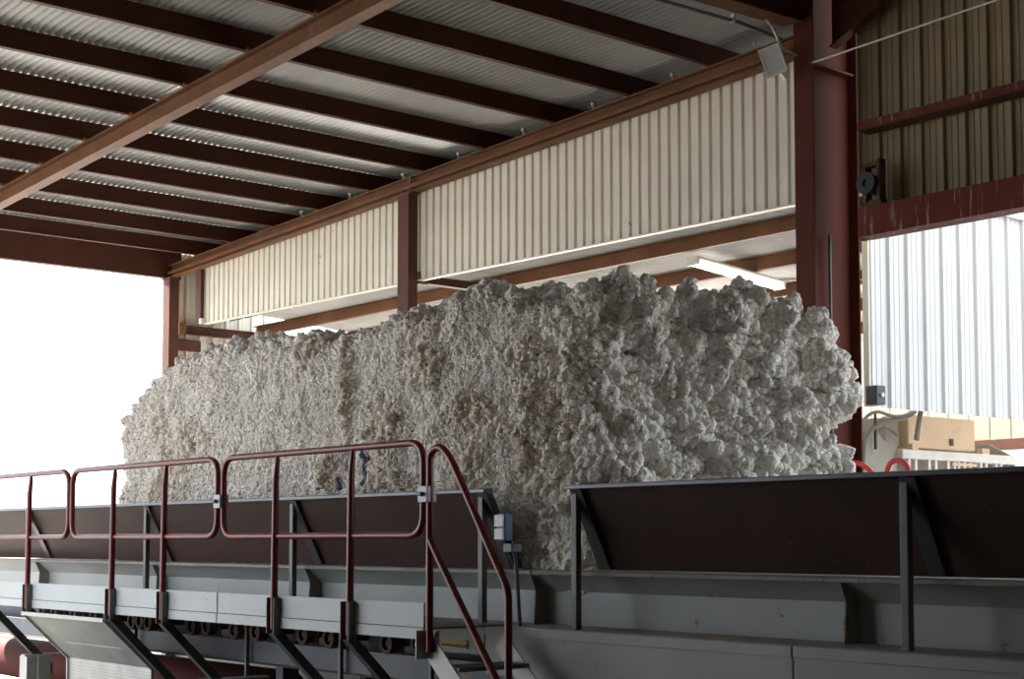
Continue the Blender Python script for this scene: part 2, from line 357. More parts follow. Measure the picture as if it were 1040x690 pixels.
# side bay purlins
SY = [10.75, 11.75, 12.80, 13.85, 14.90]
for i, y in enumerate(SY):
    lab = '%s red brown purlin of the low side bay roof counted from the cream ribbed wall' % ORD[i]
    t = thing('side_bay_purlin', (-13, y, sb_bot(y)), lab, 'roof beam', 'purlins of the low side bay roof')
    z = sb_bot(y); h = .128
    mb = MB(); mb.prism([(y-.006,z),(y+.06,z),(y+.06,z+.02),(y+.054,z+.02),(y+.054,z+.006),(y,z+.006),(y,z+h),(y-.06,z+h),(y-.06,z+h-.006),(y-.006,z+h-.006)], 'x', -18.3, -8.0); obj('web', mb, M['rafter'], t)
# header beam, girt and rod of the hall side wall
t = thing('header_beam', (-3, 9.66, 2.36+E), 'streaky stained dark red header beam over the bright opening', 'beam'); t['kind'] = 'thing'
mb = MB(); mb.box(-7.30, 4, 9.60, 9.615, 2.36+E, 2.56+E); obj('web', mb, M['header'], t, bevel=.002)
mb = MB(); mb.box(-7.30, 4, 9.60, 9.78, 2.345+E, 2.36+E); obj('bottom_flange', mb, M['header'], t)
mb = MB(); mb.box(-7.30, 4, 9.60, 9.74, 2.56+E, 2.572+E); obj('top_flange', mb, M['header'], t)
t = thing('wall_girt', (-3, 9.66, 3.17+E), 'rust streaked dark red girt halfway up the dim ribbed wall', 'girt')
mb = MB(); mb.box(-7.30, 4, 9.60, 9.61, 3.19+E, 3.245+E); obj('web', mb, M['header'], t)
mb = MB(); mb.box(-7.30, 4, 9.60, 9.75, 3.172+E, 3.19+E); obj('bottom_flange', mb, M['purlin'], t)
t = thing('brace_rod', (-6.5, 9.3, 3.76+E), 'thin pale brace rod slanting across the top of the dim ribbed wall', 'rod')
mb = MB(); mb.cyl((-7.66,9.43,3.752+E),(-3.5,9.3,3.83+E),.009,8); obj('rod', mb, M['lsteel'], t)
# door roller assembly in the corner by the column
t = thing('door_roller_bracket', (-7.1, 9.6, 2.6+E), 'dark roller bracket with pulley on the header beam beside the big column', 'bracket')
mb = MB(); mb.box(-7.27,-7.10,9.62,9.70,2.575+E,2.62+E); obj('foot', mb, M['rust'], t, bevel=.004)
mb = MB(); mb.cyl((-7.19,9.56,2.74+E),(-7.19,9.68,2.74+E),.075,18); mb.ring((-7.19,9.55,2.74+E),(0,1,0),.085,.03,.02); obj('pulley', mb, M['black'], t, smooth=True)
mb = MB(); mb.box(-7.26,-7.23,9.60,9.68,2.60+E,2.90+E); mb.box(-7.13,-7.10,9.60,9.68,2.60+E,2.93+E); mb.box(-7.26,-7.10,9.60,9.68,2.88+E,2.91+E); obj('yoke', mb, M['rust'], t, bevel=.003)
mb = MB(); mb.cyl((-7.24,9.55,2.66+E),(-7.24,9.60,2.66+E),.016,10); obj('bolt', mb, M['knob'], t)

# floodlight with conduit
t = thing('floodlight', (-7.80, 9.25, 3.62+E), 'square floodlight tilted downward under the rafter beside the big column', 'floodlight')
c = Vector((-7.80, 9.2, 3.775+E)); nrm = Vector((.50,-.78,-.26)).normalized(); rx = Vector((nrm.y*-1, nrm.x, 0)).normalized(); rz = nrm.cross(rx).normalized()
roll = math.radians(17); ux = rx*math.cos(roll)+rz*math.sin(roll); uz = nrm.cross(ux)
def lbox(a0,a1,b0,b1,c0,c1, mb):
    vs = [c+ux*a+uz*b+nrm*d for a in (a0,a1) for b in (b0,b1) for d in (c0,c1)]
    return mb.add(vs, [(0,1,3,2),(4,6,7,5),(0,4,5,1),(2,3,7,6),(0,2,6,4),(1,5,7,3)])
obj('housing', lbox(-.085,.085,-.115,.115,-.07,0,MB()), M['lampw'], t, bevel=.012)
mb = MB(); lbox(-.085,.085,-.115,-.10,0,.012,mb); lbox(-.085,.085,.10,.115,0,.012,mb); lbox(-.085,-.07,-.1,.1,0,.012,mb); lbox(.07,.085,-.1,.1,0,.012,mb); obj('bezel', mb, M['lampw'], t)
obj('lens', lbox(-.07,.07,-.10,.10,0,.006,MB()), M['lens'], t)
mb = MB(); mb.bar(c-nrm*.07, c-nrm*.05+Vector((.05,.10,-.14)), .06, .05); obj('knuckle', mb, M['lampw'], t, bevel=.008)
mb = MB(); mb.tube(fillet([(-7.74,9.05,4.06+E),(-7.735,9.12,4.02+E),(-7.73,9.22,3.87+E),(-7.73,9.40,3.845+E)], .05), .011, 8); obj('conduit', mb, M['lsteel'], t, smooth=True)
t = thing('conduit_run', (-7.90, 8, 3.98+E), 'thin dark conduit clipped along the underside of the frame rafter', 'conduit')
mb = MB(); mb.tube([(-7.88,-3,3.74+E),(-7.88,8.9,4.035+E),(-7.86,9.38,4.0+E)], .014, 8); obj('pipe', mb, M['steel'], t, smooth=True)
for y in (8.82, 6.4, 4.0):
    mb = MB(); z = 3.74+(y+3)*.0248+E; mb.ring((-7.88,y,z),(0,1,.02),.024,.013,.03,12); mb.box(-7.89,-7.85,y-.01,y+.01,z+.01,z+.05); obj('clip', mb, M['knob'], t)

# fluorescent batten under the side bay roof
t = thing('fluorescent_light', (-10.29, 11.55, 2.7+E), 'lit white fluorescent batten under the low roof above the cotton', 'light')
zf = lambda y: sb_bot(y) - .012
mb = MB(); mb.prism([(-.07,0),(.07,0),(.07,-.02),(.025,-.055),(-.025,-.055),(-.07,-.02)], 'y', 0, 1)
A = Vector((-10.29,10.90,zf(10.90))); B = Vector((-10.29,12.22,zf(12.22)))
mb.v = [(A.x+p[0], A.y+(B.y-A.y)*p[1], A.z+(B.z-A.z)*p[1]+p[2]) for p in mb.v]; obj('housing', mb, M['lampw'], t)
for s in (-1, 1):
    mb = MB(); mb.cyl((A.x+s*.042,A.y+.04,A.z-.065),(B.x+s*.042,B.y-.04,B.z-.065),.017,10); obj('tube', mb, M['tubel'], t, smooth=True)
for P in (A+Vector((0,.02,0)), B-Vector((0,.02,0))):
    mb = MB(); mb.box(P.x-.075,P.x+.075,P.y-.015,P.y+.015,P.z-.085,P.z-.02); obj('end_holder', mb, M['lampw'], t, bevel=.004)
mb = MB(); mb.tube([(-10.29,12.1,zf(12.1)),(-10.2,12.5,2.72+E),(-9.6,12.75,2.66+E)],.010,8); obj('supply_conduit', mb, M['lsteel'], t)

# ------------------------------------------------------------------ cotton module
def hsh(i, j, k, s):
    n = (i*73856093) ^ (j*19349663) ^ (k*83492791) ^ (s*2654435761 & 0x7fffffff)
    n = (n ^ (n >> 13)) * 1274126177 & 0x7fffffff
    n = (n ^ (n >> 16)) * 668265263 & 0x7fffffff
    return ((n ^ (n >> 15)) & 0xffffff) / float(0xffffff)
def vnoise(p, s=0):
    i = np.floor(p).astype(np.int64); f = p-i; f = f*f*f*(f*(f*6-15)+10); r = 0
    for a in (0,1):
        for b in (0,1):
            for c_ in (0,1):
                w = (f[:,0] if a else 1-f[:,0])*(f[:,1] if b else 1-f[:,1])*(f[:,2] if c_ else 1-f[:,2])
                r = r + w*hsh(i[:,0]+a, i[:,1]+b, i[:,2]+c_, s)
    return r*2-1
def fbm(p, o=4, s=0):
    r = 0; a = 1; q = p.copy()
    for k in range(o): r = r+a*vnoise(q, s+k*17); q = q*2.03+5.1; a *= .5
    return r
def worley(p, s=0):
    i = np.floor(p).astype(np.int64); best = np.full(len(p), 9.)
    for a in (-1,0,1):
        for b in (-1,0,1):
            for c_ in (-1,0,1):
                ca, cb, cc = i[:,0]+a, i[:,1]+b, i[:,2]+c_
                d = (ca+hsh(ca,cb,cc,s+1)-p[:,0])**2+(cb+hsh(ca,cb,cc,s+2)-p[:,1])**2+(cc+hsh(ca,cb,cc,s+3)-p[:,2])**2
                best = np.minimum(best, d)
    return np.sqrt(best)
def popcorn(p, s=0): return np.clip(1.25*np.exp(-(worley(p, s)/.62)**2), 0, 1)

NBLOB = 165000
def cotton():
    nx, ny, nz = 480, 170, 160
    ids = {}; V = []; F = []
    def grid(axis, side):
        dims = {'x': (ny, nz), 'y': (nx, nz), 'z': (nx, ny)}[axis]
        u = np.linspace(0,1,dims[0]+1); w = np.linspace(0,1,dims[1]+1)
        U, W = np.meshgrid(u, w, indexing='ij'); c = np.full(U.shape, float(side))
        P = {'x': (c,U,W), 'y': (U,c,W), 'z': (U,W,c)}[axis]
        P = np.stack(P, -1).reshape(-1,3); n = sum(len(v) for v in V)
        a = np.arange((dims[0]+1)*(dims[1]+1)).reshape(dims[0]+1, dims[1]+1)+n
        q = np.stack([a[:-1,:-1], a[1:,:-1], a[1:,1:], a[:-1,1:]], -1).reshape(-1,4)
        flip = {('x',1):0, ('x',0):1, ('y',1):1, ('y',0):0, ('z',1):0, ('z',0):1}[(axis, side)]
        if flip: q = q[:, ::-1]
        V.append(P); F.append(q)
    for ax in 'xyz':
        for s in (0,1): grid(ax, s)
    P = np.concatenate(V); Q = np.concatenate(F)
    key = np.round(P*1e5).astype(np.int64); key = key[:,0]*(10**12)+key[:,1]*(10**6)+key[:,2]
    uq, first, inv = np.unique(key, return_index=True, return_inverse=True)
    P = P[first]; Q = inv[Q]
    # rounded block in metres
    LX, LY, LZ = 6.53, 2.38, 1.95
    p = P*np.array([LX,LY,LZ]); r = .16
    lo = np.array([r,r,r]); hi = np.array([LX-r,LY-r,LZ-r])
    q = np.clip(p, lo, hi); d = p-q; ln = np.linalg.norm(d, axis=1, keepdims=True); n = d/np.maximum(ln,1e-9)
    p = q+n*r
    x, y, z = p[:,0].copy(), p[:,1].copy(), p[:,2].copy()
    zr = z/LZ
    # profile of the eaten left end (rounded shoulder), and of the far right shoulder
    zk = np.array([0,.55,1.05,1.40,1.65,1.82,1.95,2.10]); xk = np.array([.12,.06,.0,.06,.42,.92,1.35,2.0])
    xl = np.interp(z, zk, xk)
    X = -13.08 + xl + (LX-xl)*(x/LX)
    yk = np.array([2.36,2.34,2.20,2.24,2.28,2.18,2.00,1.68]); zz = np.array([0,.75,1.05,1.25,1.42,1.62,1.80,2.02])
    yr = np.interp(z, zz, yk)
    wr = np.clip((x/LX-.55)/.45, 0, 1); ymax = LY*(1-wr)+yr*wr
    Yp = 6.22 + .10*(zr**1.5) + (ymax-.10*(zr**1.5))*(y/LY)
    Z = z - .33 + .03*np.sin(x*1.7+1)*zr + zr*np.clip((x-5.2)/1.,0,1)*(.04*np.sin(y*2.2)-.07)
    # dip on the top between the two halves
    Z -= .09*zr**2*np.exp(-((X+9.55)/.45)**2)
    # the ragged end face: leans back at the foot of the near corner, bulges at the far shoulder
    e = np.clip((x-(LX-.5))/.5, 0, 1)
    X += e*(.07*np.sin(z*3.2+.6) + .06*np.sin(y*2.6+z*2.1) - .22*np.clip(1-y/1.0,0,1))
    p = np.stack([X,Yp,Z],-1)
    front = np.clip(-n[:,1],0,1); end = np.clip(n[:,0],0,1); top = np.clip(n[:,2],0,1)
    rough = np.clip(np.maximum(end, np.clip((X+7.35)/.6,0,1)), 0, 1)
    rough = np.maximum(rough, .55*top); rough = np.maximum(rough, .8*np.clip(-n[:,0],0,1))
    big = fbm(p*np.array([1.3,1.3,1.6]), 3, 3)
    med = fbm(p*4.2, 4, 11)
    patch = np.clip(fbm(p*np.array([1.9,1.9,1.5])+9, 3, 41)*1.6-.15, 0, 1)     # plucked, shaggy patches
    wv = np.stack([vnoise(p*13,71), vnoise(p*13,72), vnoise(p*13,73)], -1)
    c1 = popcorn(p*9.+wv*.30, 5); c2 = popcorn(p*19+wv*.5, 7); c3 = popcorn(p*36+wv*.7, 13)
    streakc = fbm(p*np.array([7,7,3.2])+3, 3, 23)
    h = big*(.030+.05*rough) + med*(.028+.075*rough) + streakc*.012
    h += (c1-.6)*(.024+.050*rough+.040*patch) + (c2-.6)*(.016+.044*rough+.010*patch) + (c3-.6)*.006
    # deep crevices in the end face
    cre = np.abs(fbm(p*np.array([1.6,1.6,2.2])+20, 3, 61)); h -= rough*.11*np.exp(-(cre/.10)**2)
    # old seam down the side where two fills meet
    seam = np.exp(-((X+9.50+.10*np.sin(Z*4.1)+.08*big)/.06)**2)*front*np.clip(.5+1.2*med,0,1); h += seam*(c1-.25)*.10
    # keep the far-bottom inside the trough
    nn = n*np.array([1,1,1]); h = np.where(n[:,2] < -.5, 0, h)
    p = p+nn*h[:,None]
    p[:,1] = np.where((Z < .16), np.maximum(p[:,1], 6.20), p[:,1])
    # tint: 0 clean lint, 1 tan plucked; blue spray marks
    tan = np.clip(.75*patch*(c1)+.9*seam+.35*np.clip(med*1.2,0,1)*(1-rough), 0, 1)*(1-.75*rough)
    marks = [[(-9.13,.62),(-9.07,.57),(-9.11,.51),(-9.07,.46),(-9.13,.40)], [(-9.36,.54),(-9.32,.51)], [(-9.72,.38),(-9.74,.44),(-9.64,.48)], [(-9.44,.38),(-9.42,.44)]]
    dmin = np.full(len(p), 9.)
    for ch in marks:
        for a, b in zip(ch[:-1], ch[1:]):
            a2 = np.array(a); ab = np.array(b)-a2; v = np.stack([p[:,0],p[:,2]],-1)-a2
            tt = np.clip((v@ab)/(ab@ab),0,1); dmin = np.minimum(dmin, np.linalg.norm(v-tt[:,None]*ab, axis=1))
    paint = np.clip((.024-dmin+.010*c3)/.02, 0, 1)*(front > .5)
    # the lint itself: thousands of small matted locks standing on the surface
    rng = np.random.default_rng(5)
    g = (1+5**.5)/2
    iv = np.array([(-1,g,0),(1,g,0),(-1,-g,0),(1,-g,0),(0,-1,g),(0,1,g),(0,-1,-g),(0,1,-g),(g,0,-1),(g,0,1),(-g,0,-1),(-g,0,1)])/math.sqrt(1+g*g)
    it = np.array([(0,11,5),(0,5,1),(0,1,7),(0,7,10),(0,10,11),(1,5,9),(5,11,4),(11,10,2),(10,7,6),(7,1,8),(3,9,4),(3,4,2),(3,2,6),(3,6,8),(3,8,9),(4,9,5),(2,4,11),(6,2,10),(8,6,7),(9,8,1)])
    # area weight of each surface point, only on the faces that show
    show = np.clip(front*1.0+end*1.0+.85*top+.5*np.clip(-n[:,0],0,1), 0, 1)*(np.clip(-n[:,2],0,1) < .5)
    tri = Q[:,[0,1,2]]; e1 = p[Q[:,1]]-p[Q[:,0]]; e2 = p[Q[:,3]]-p[Q[:,0]]
    ar = np.linalg.norm(np.cross(e1,e2),axis=1)*show[Q[:,0]]; nb = NBLOB
    pick = rng.choice(len(Q), nb, p=ar/ar.sum()); u_ = rng.random((nb,1)); w_ = rng.random((nb,1))
    c0 = p[Q[pick,0]]+e1[pick]*u_+e2[pick]*w_; vi = Q[pick,0]
    rg = rough[vi]; pt = patch[vi]; sm = seam[vi]
    rad = (.0085+.009*rng.random(nb)**2)*(1+.60*rg+.35*pt*(1-rg))*(1+.35*np.clip(med[vi],-1,1))
    big_ = rng.random(nb) < (.02+.05*rg+.05*pt+.08*sm); rad = np.where(big_, rad*rng.uniform(1.3,1.8,nb), rad)
    A_ = rng.normal(size=(nb,3,3)); Rm = np.linalg.qr(A_)[0]
    sc = rng.uniform(.75,1.35,(nb,1,3)); bv = iv[None]*sc*(1+rng.normal(0,.10,(nb,12,1)))
    bv = np.einsum('nij,nkj->nki', Rm, bv)*rad[:,None,None]+c0[:,None,:]+n[vi][:,None,:]*(rad*(.15+.30*np.maximum(rg,pt)))[:,None,None]
    nv0 = len(p); B_ = bv.reshape(-1,3); T_ = (it[None]+ (np.arange(nb)*12)[:,None,None]+nv0).reshape(-1,3)
    tan = np.concatenate([tan, np.repeat(np.clip(tan[vi]+rng.normal(0,.10,nb),0,1),12)]); paint = np.concatenate([paint, np.repeat(paint[vi],12)])
    p = np.concatenate([p, B_])
    p[:,2] += E
    org = np.array([-9.9, 7.35, 1.42]); me = bpy.data.meshes.new('cotton_module')
    loops = np.concatenate([Q.ravel(), T_.ravel()]).astype(np.int32)
    tot = np.concatenate([np.full(len(Q),4), np.full(len(T_),3)]).astype(np.int32); st_ = (np.cumsum(tot)-tot).astype(np.int32)
    me.vertices.add(len(p)); me.vertices.foreach_set('co', (p-org).astype(np.float32).ravel())
    me.loops.add(len(loops)); me.loops.foreach_set('vertex_index', loops)
    me.polygons.add(len(tot)); me.polygons.foreach_set('loop_start', st_); me.polygons.foreach_set('loop_total', tot)
    me.update(); me.validate()
    a = me.attributes.new('tan','FLOAT','POINT'); a.data.foreach_set('value', tan.astype(np.float32))
    a = me.attributes.new('paint','FLOAT','POINT'); a.data.foreach_set('value', paint.astype(np.float32))
    me.polygons.foreach_set('use_smooth', [True]*len(me.polygons))
    o = link(bpy.data.objects.new('cotton_module', me)); o.location = org
    return o
def cotton_mat():
    m = bpy.data.materials.new('raw_cotton'); m.use_nodes = True; nt = m.node_tree; N = nt.nodes; L = nt.links; b = N['Principled BSDF']
    b.inputs['Roughness'].default_value = .95; b.inputs['Specular IOR Level'].default_value = .1
    g = N.new('ShaderNodeNewGeometry'); at = N.new('ShaderNodeAttribute'); at.attribute_name = 'tan'; ap = N.new('ShaderNodeAttribute'); ap.attribute_name = 'paint'
    m1 = N.new('ShaderNodeMix'); m1.data_type = 'RGBA'; m1.inputs[6].default_value = (.87,.835,.79,1); m1.inputs[7].default_value = (.66,.56,.45,1); L.new(at.outputs['Fac'], m1.inputs[0])
    n1 = N.new('ShaderNodeTexNoise'); n1.inputs['Scale'].default_value = 55; n1.inputs['Detail'].default_value = 4; L.new(g.outputs['Position'], n1.inputs['Vector'])
    r = N.new('ShaderNodeMapRange'); r.inputs[1].default_value = .64; r.inputs[2].default_value = .74; L.new(n1.outputs['Fac'], r.inputs[0])
    m2 = N.new('ShaderNodeMix'); m2.data_type = 'RGBA'; m2.inputs[7].default_value = (.26,.19,.13,1); L.new(r.outputs[0], m2.inputs[0]); L.new(m1.outputs[2], m2.inputs[6])
    m3 = N.new('ShaderNodeMix'); m3.data_type = 'RGBA'; m3.inputs[7].default_value = (.09,.10,.17,1); L.new(ap.outputs['Fac'], m3.inputs[0]); L.new(m2.outputs[2], m3.inputs[6])
    L.new(m3.outputs[2], b.inputs['Base Color'])
    v = N.new('ShaderNodeTexVoronoi'); v.inputs['Scale'].default_value = 60; L.new(g.outputs['Position'], v.inputs['Vector'])
    bp = N.new('ShaderNodeBump'); bp.invert = True; bp.inputs['Strength'].default_value = .7; bp.inputs['Distance'].default_value = .012; L.new(v.outputs['Distance'], bp.inputs['Height'])
    n2 = N.new('ShaderNodeTexNoise'); n2.inputs['Scale'].default_value = 110; n2.inputs['Detail'].default_value = 5; L.new(g.outputs['Position'], n2.inputs['Vector'])
    b2 = N.new('ShaderNodeBump'); b2.inputs['Strength'].default_value = .5; b2.inputs['Distance'].default_value = .008; L.new(n2.outputs['Fac'], b2.inputs['Height']); L.new(bp.outputs[0], b2.inputs['Normal'])
    L.new(b2.outputs[0], b.inputs['Normal']); return m
M['cotton'] = cotton_mat()
co = cotton(); co.data.materials.append(M['cotton'])
tag(co, 'huge long block of packed raw cotton resting in the feeder trough', 'cotton')

# ------------------------------------------------------------------ feeder trough
XL0, XR0 = -17.6, 3.0
bed = thing('feeder_bed', (-7, 6.9, 0), 'long pale grey steel feeder bed carrying the cotton block', 'conveyor')
mb = MB()
for x0, x1 in ((XL0, -7.0), (-6.99, XR0)):
    mb.prism([(6.00,-.20+E),(6.40,-.20+E),(6.40,-.165+E),(6.00,-.175+E)], 'x', x0, x1)
obj('top_flange', mb, M['dusty'], bed, bevel=.004)
mb = MB(); mb.prism([(6.06,-.20+E),(6.17,-.30+E),(6.17,-.50+E),(6.20,-.50+E),(6.20,-.29+E),(6.09,-.19+E)], 'x', XL0, XR0); obj('side_channel', mb, M['chan'], bed)
mb = MB(); mb.prism([(5.88,-.515+E),(5.90,-.50+E),(6.20,-.497+E),(6.20,-.515+E)], 'x', -7.9, XR0); obj('ledge', mb, M['dusty'], bed)
mb = MB(); mb.box(-7.28, -4.905, 5.872, 5.89, -.565+E, -.508+E); mb.box(-4.895, XR0, 5.872, 5.89, -.565+E, -.508+E); obj('edge_strip', mb, M['chan'], bed, bevel=.003)
for x0, x1 in ((-7.28, -4.905), (-4.895, XR0)):
    mb = MB(); mb.box(x0, x1, 5.88, 5.90, -.80+E, -.515+E); obj('lower_panel', mb, M['chan'], bed, bevel=.003)
mb = MB(); mb.box(-7.92, -7.29, 5.88, 5.90, -.69+E, -.505+E); obj('end_panel', mb, M['steel'], bed, bevel=.003)
mb = MB(); mb.box(-7.71, -7.45, 5.872, 5.8795, -.66+E, -.605+E); st = obj('warning_sticker', mb, M['yellow'], bed); st['label'] = 'faded yellow and black warning sticker'
mb = MB(); mb.box(-7.70, -7.46, 5.868, 5.8715, -.652+E, -.635+E); obj('sticker_band', mb, M['black'], st)
for x in (-14.39, -11.95, -9.56, -7.05, -4.74, -2.3, .1):
    mb = MB(); mb.prism([(6.03,-.20+E),(6.075,-.30+E),(6.06,-.50+E),(6.18,-.50+E),(6.18,-.2+E)], 'x', x, x+.012); obj('rib_plate', mb, M['dusty'], bed)
mb = MB(); mb.box(XL0, XR0, 6.40, 8.75, -.40+E, -.36+E); obj('bed_floor', mb, M['steel'], bed)
mb = MB(); mb.prism([(8.75,-.165+E),(8.85,-.165+E),(8.85,-1.62+E),(8.83,-1.62+E),(8.83,-.2+E),(8.75,-.2+E)], 'x', XL0, XR0); obj('far_channel', mb, M['chan'], bed)  # web carried down as an added skirt to hide bright ground beyond
mb = MB(); mb.prism([(6.05,-.915+E),(6.14,-.915+E),(6.14,-.90+E),(6.07,-.90+E),(6.07,-.77+E),(6.14,-.77+E),(6.14,-.755+E),(6.05,-.755+E)], 'x', XL0, -7.3); obj('lower_beam', mb, M['dark'], bed)
mb = MB(); mb.box(XL0, -7.3, 6.02, 6.16, -.925+E, -.915+E); obj('beam_flange', mb, M['rust'], bed)
mb = MB(); mb.box(XL0, -7.3, 6.30, 6.32, -.80+E, -.50+E); obj('inner_web', mb, M['dark'], bed)
for x in (-16.9, -12.7, -10.1, -7.6, -4.9, -2.0, 1.0):
    mb = MB(); mb.box(x-.05, x+.05, 6.16, 6.30, 0, -.76+E); obj('leg', mb, M['dark'], bed)
    mb = MB(); mb.box(x-.05, x+.05, 8.70, 8.84, 0, -.76+E); obj('leg', mb, M['dark'], bed)
for x in (-12.2, -10.33, -9.05, -8.0):
    mb = MB(); mb.box(x-.012, x+.012, 6.0, 6.03, -1.15+E, -.62+E); obj('drop_rod', mb, M['steel'], bed)

# side boards, each with rim, posts and angle brackets
def sideboard(x0, x1, posts, lab, right_gusset):
    t = thing('side_board', ((x0+x1)/2, 6.0, -.17+E), lab, 'side board', 'flared side boards of the feeder')
    mb = MB(); mb.prism([(5.90,.30+E),(6.13,-.165+E),(6.145,-.165+E),(5.915,.30+E)], 'x', x0, x1); obj('panel', mb, M['board'], t)
    mb = MB(); mb.prism([(5.875,.295+E),(5.945,.30+E),(5.945,.325+E),(5.875,.32+E)], 'x', x0-.02, x1+.02); obj('rim', mb, M['rim'], t, bevel=.004)
    for i, x in enumerate(posts):
        mb = MB(); mb.box(x-.022, x+.022, 5.885, 5.925, -.50+E, .295+E); obj('post', mb, M['steel'], t, bevel=.004)
        mb = MB(); mb.prism([(5.874,.29+E),(5.888,.29+E),(6.12,-.165+E),(6.106,-.165+E)], 'x', x-.02, x+.07); obj('angle_bracket', mb, M['bracket'], t)
    if right_gusset:
        mb = MB(); mb.prism([(5.88,.295+E),(5.95,.295+E),(6.19,-.165+E),(6.10,-.165+E)], 'x', x1, x1+.012); g = obj('end_plate', mb, M['dark'], t)
    return t
sideboard(XL0, -7.31, (-16.7, -14.26, -11.80, -9.51, -7.34), 'flared brown side board with grey rim behind the red handrail', True)
sideboard(-6.54, XR0, (-6.49, -4.25, -1.9), 'nearest flared blackish brown side board, in front of the cotton end', False)
# far side board (behind the cotton)
t = thing('side_board', (-9, 8.95, -.17+E), 'far flared side board behind the cotton block', 'side board', 'flared side boards of the feeder')
mb = MB(); mb.prism([(9.06,.22+E),(8.84,-.165+E),(8.825,-.165+E),(9.045,.22+E)], 'x', XL0, -8.2); obj('panel', mb, M['board'], t)
mb = MB(); mb.box(XL0, -8.2, 9.03, 9.09, .22+E, .245+E); obj('rim', mb, M['rim'], t)

# sensor box beside the gap
t = thing('sensor_box', (-7.0, 5.78, -.02+E), 'small blue sensor box with white windows beside the stair rail', 'sensor')
mb = MB(); mb.box(-7.03, -6.95, 5.76, 5.82, .0+E, .165+E); obj('housing', mb, M['blue'], t, bevel=.008)
mb = MB(); mb.box(-7.035, -6.955, 5.747, 5.76, .085+E, .155+E); obj('window', mb, M['lens'], t, bevel=.003)
mb = MB(); mb.box(-7.035, -6.955, 5.747, 5.76, .010+E, .075+E); w = obj('window', mb, M['lampw'], t, bevel=.003)
mb = MB(); mb.tube(fillet([(-6.95,5.83,.0+E),(-6.95,5.83,-.06+E),(-6.98,5.87,-.12+E),(-6.98,5.90,-.50+E)],.03),.012,8); obj('stalk', mb, M['steel'], t, smooth=True)
mb = MB(); mb.box(-6.98,-6.90,5.77,5.85,-.065+E,-.012+E); obj('cable_gland', mb, M['steel'], t, bevel=.006)

# ------------------------------------------------------------------ walkway
wk = thing('walkway', (-10, 5.5, -.6+E), 'narrow raised walkway with pale grey toe boards along the feeder', 'walkway')
for x0, x1 in ((-17.2,-13.33),(-13.31,-9.34),(-9.325,-6.99)):
    mb = MB(); mb.box(x0, x1, 5.20, 5.212, -.485+E, -.347+E); obj('toe_board', mb, M['toe'], wk, bevel=.002)
    mb = MB(); mb.prism([(5.195,-.552+E),(5.30,-.552+E),(5.30,-.545+E),(5.203,-.545+E),(5.203,-.489+E),(5.195,-.489+E)], 'x', x0, x1); obj('deck_edge', mb, M['toe'], wk)
mb = MB(); mb.box(-17.2, -6.99, 5.213, 5.84, -.497+E, -.488+E); obj('deck', mb, M['steel'], wk)
BRX = [-16.6, -14.9, -13.36, -12.53, -10.96, -10.12, -8.60, -7.75]
for x in BRX:
    mb = MB(); mb.box(x-.012, x-.004, 5.15, 5.195, -.59+E, -.36+E); mb.box(x-.004, x+.075, 5.185, 5.195, -.59+E, -.36+E); mb.box(x+.075, x+.083, 5.15, 5.195, -.59+E, -.36+E)
    k = obj('bracket', mb, M['steel'], wk, bevel=.002)
    mb = MB(); mb.cyl((x-.05,5.17,-.44+E),(x-.012,5.17,-.44+E),.011,8); obj('bolt', mb, M['knob'], k)
    mb = MB(); mb.prism([(5.17,-.59+E),(5.24,-.56+E),(5.78,-1.10+E),(5.78,-1.20+E)], 'x', x+.0, x+.008)
    mb.prism([(5.165,-.59+E),(5.172,-.585+E),(5.78,-1.195+E),(5.775,-1.203+E)], 'x', x-.008, x+.05); obj('brace', mb, M['steel'], wk)
for x in (-13.36, -10.12, -16.6):
    mb = MB(); mb.box(x-.03, x+.06, 5.50, 6.05, -1.02+E, -1.005+E); obj('cross_plate', mb, M['lsteel'], wk)
# pale stand under the left brace
t = thing('stand_leg', (-13.3, 5.6, 0), 'pale box leg with top plate under the walkway at the far left', 'leg stand')
mb = MB(); mb.box(-13.42, -13.26, 5.50, 5.60, 0, -1.02+E); mb.box(-13.40,-13.25,5.60,5.72,0,-1.02+E); obj('box_leg', mb, M['lsteel'], t, bevel=.004)
mb = MB(); mb.box(-13.46, -13.20, 5.44, 5.76, 0, .015); obj('foot_plate', mb, M['steel'], t)

# perforated guard
t = thing('perforated_guard', (-11.8, 5.4, 0), 'perforated steel guard sheet sloping down under the walkway', 'guard')
prof = [(5.16,-.60+E),(5.56,-.985+E),(5.57,-1.75+E+.02)]
mb = MB(); mb.v = []; L0 = 0; 
for (y, z) in prof:
    mb.v += [(-12.52, y, z), (-10.99, y, z)]
mb.f = [(0,1,3,2),(2,3,5,4)]
g = obj('sheet', mb, M['perf'], t); uv = g.data.uv_layers.new(name='UVMap'); ln = [0, .555, 1.30]
for lp in g.data.loops:
    vi = lp.vertex_index; uv.data[lp.index].uv = ((vi % 2)*1.53, ln[vi//2])
for x in (-12.525, -10.985):
    mb = MB(); mb.bar((x,5.155,-.60+E),(x,5.56,-.985+E),.02,.03); mb.bar((x,5.56,-.985+E),(x,5.565,.03),.02,.03); obj('edge_frame', mb, M['lsteel'], t, bevel=.002)
mb = MB(); mb.bar((-12.53,5.15,-.60+E),(-10.98,5.15,-.60+E),.02,.03); obj('top_bar', mb, M['lsteel'], t)

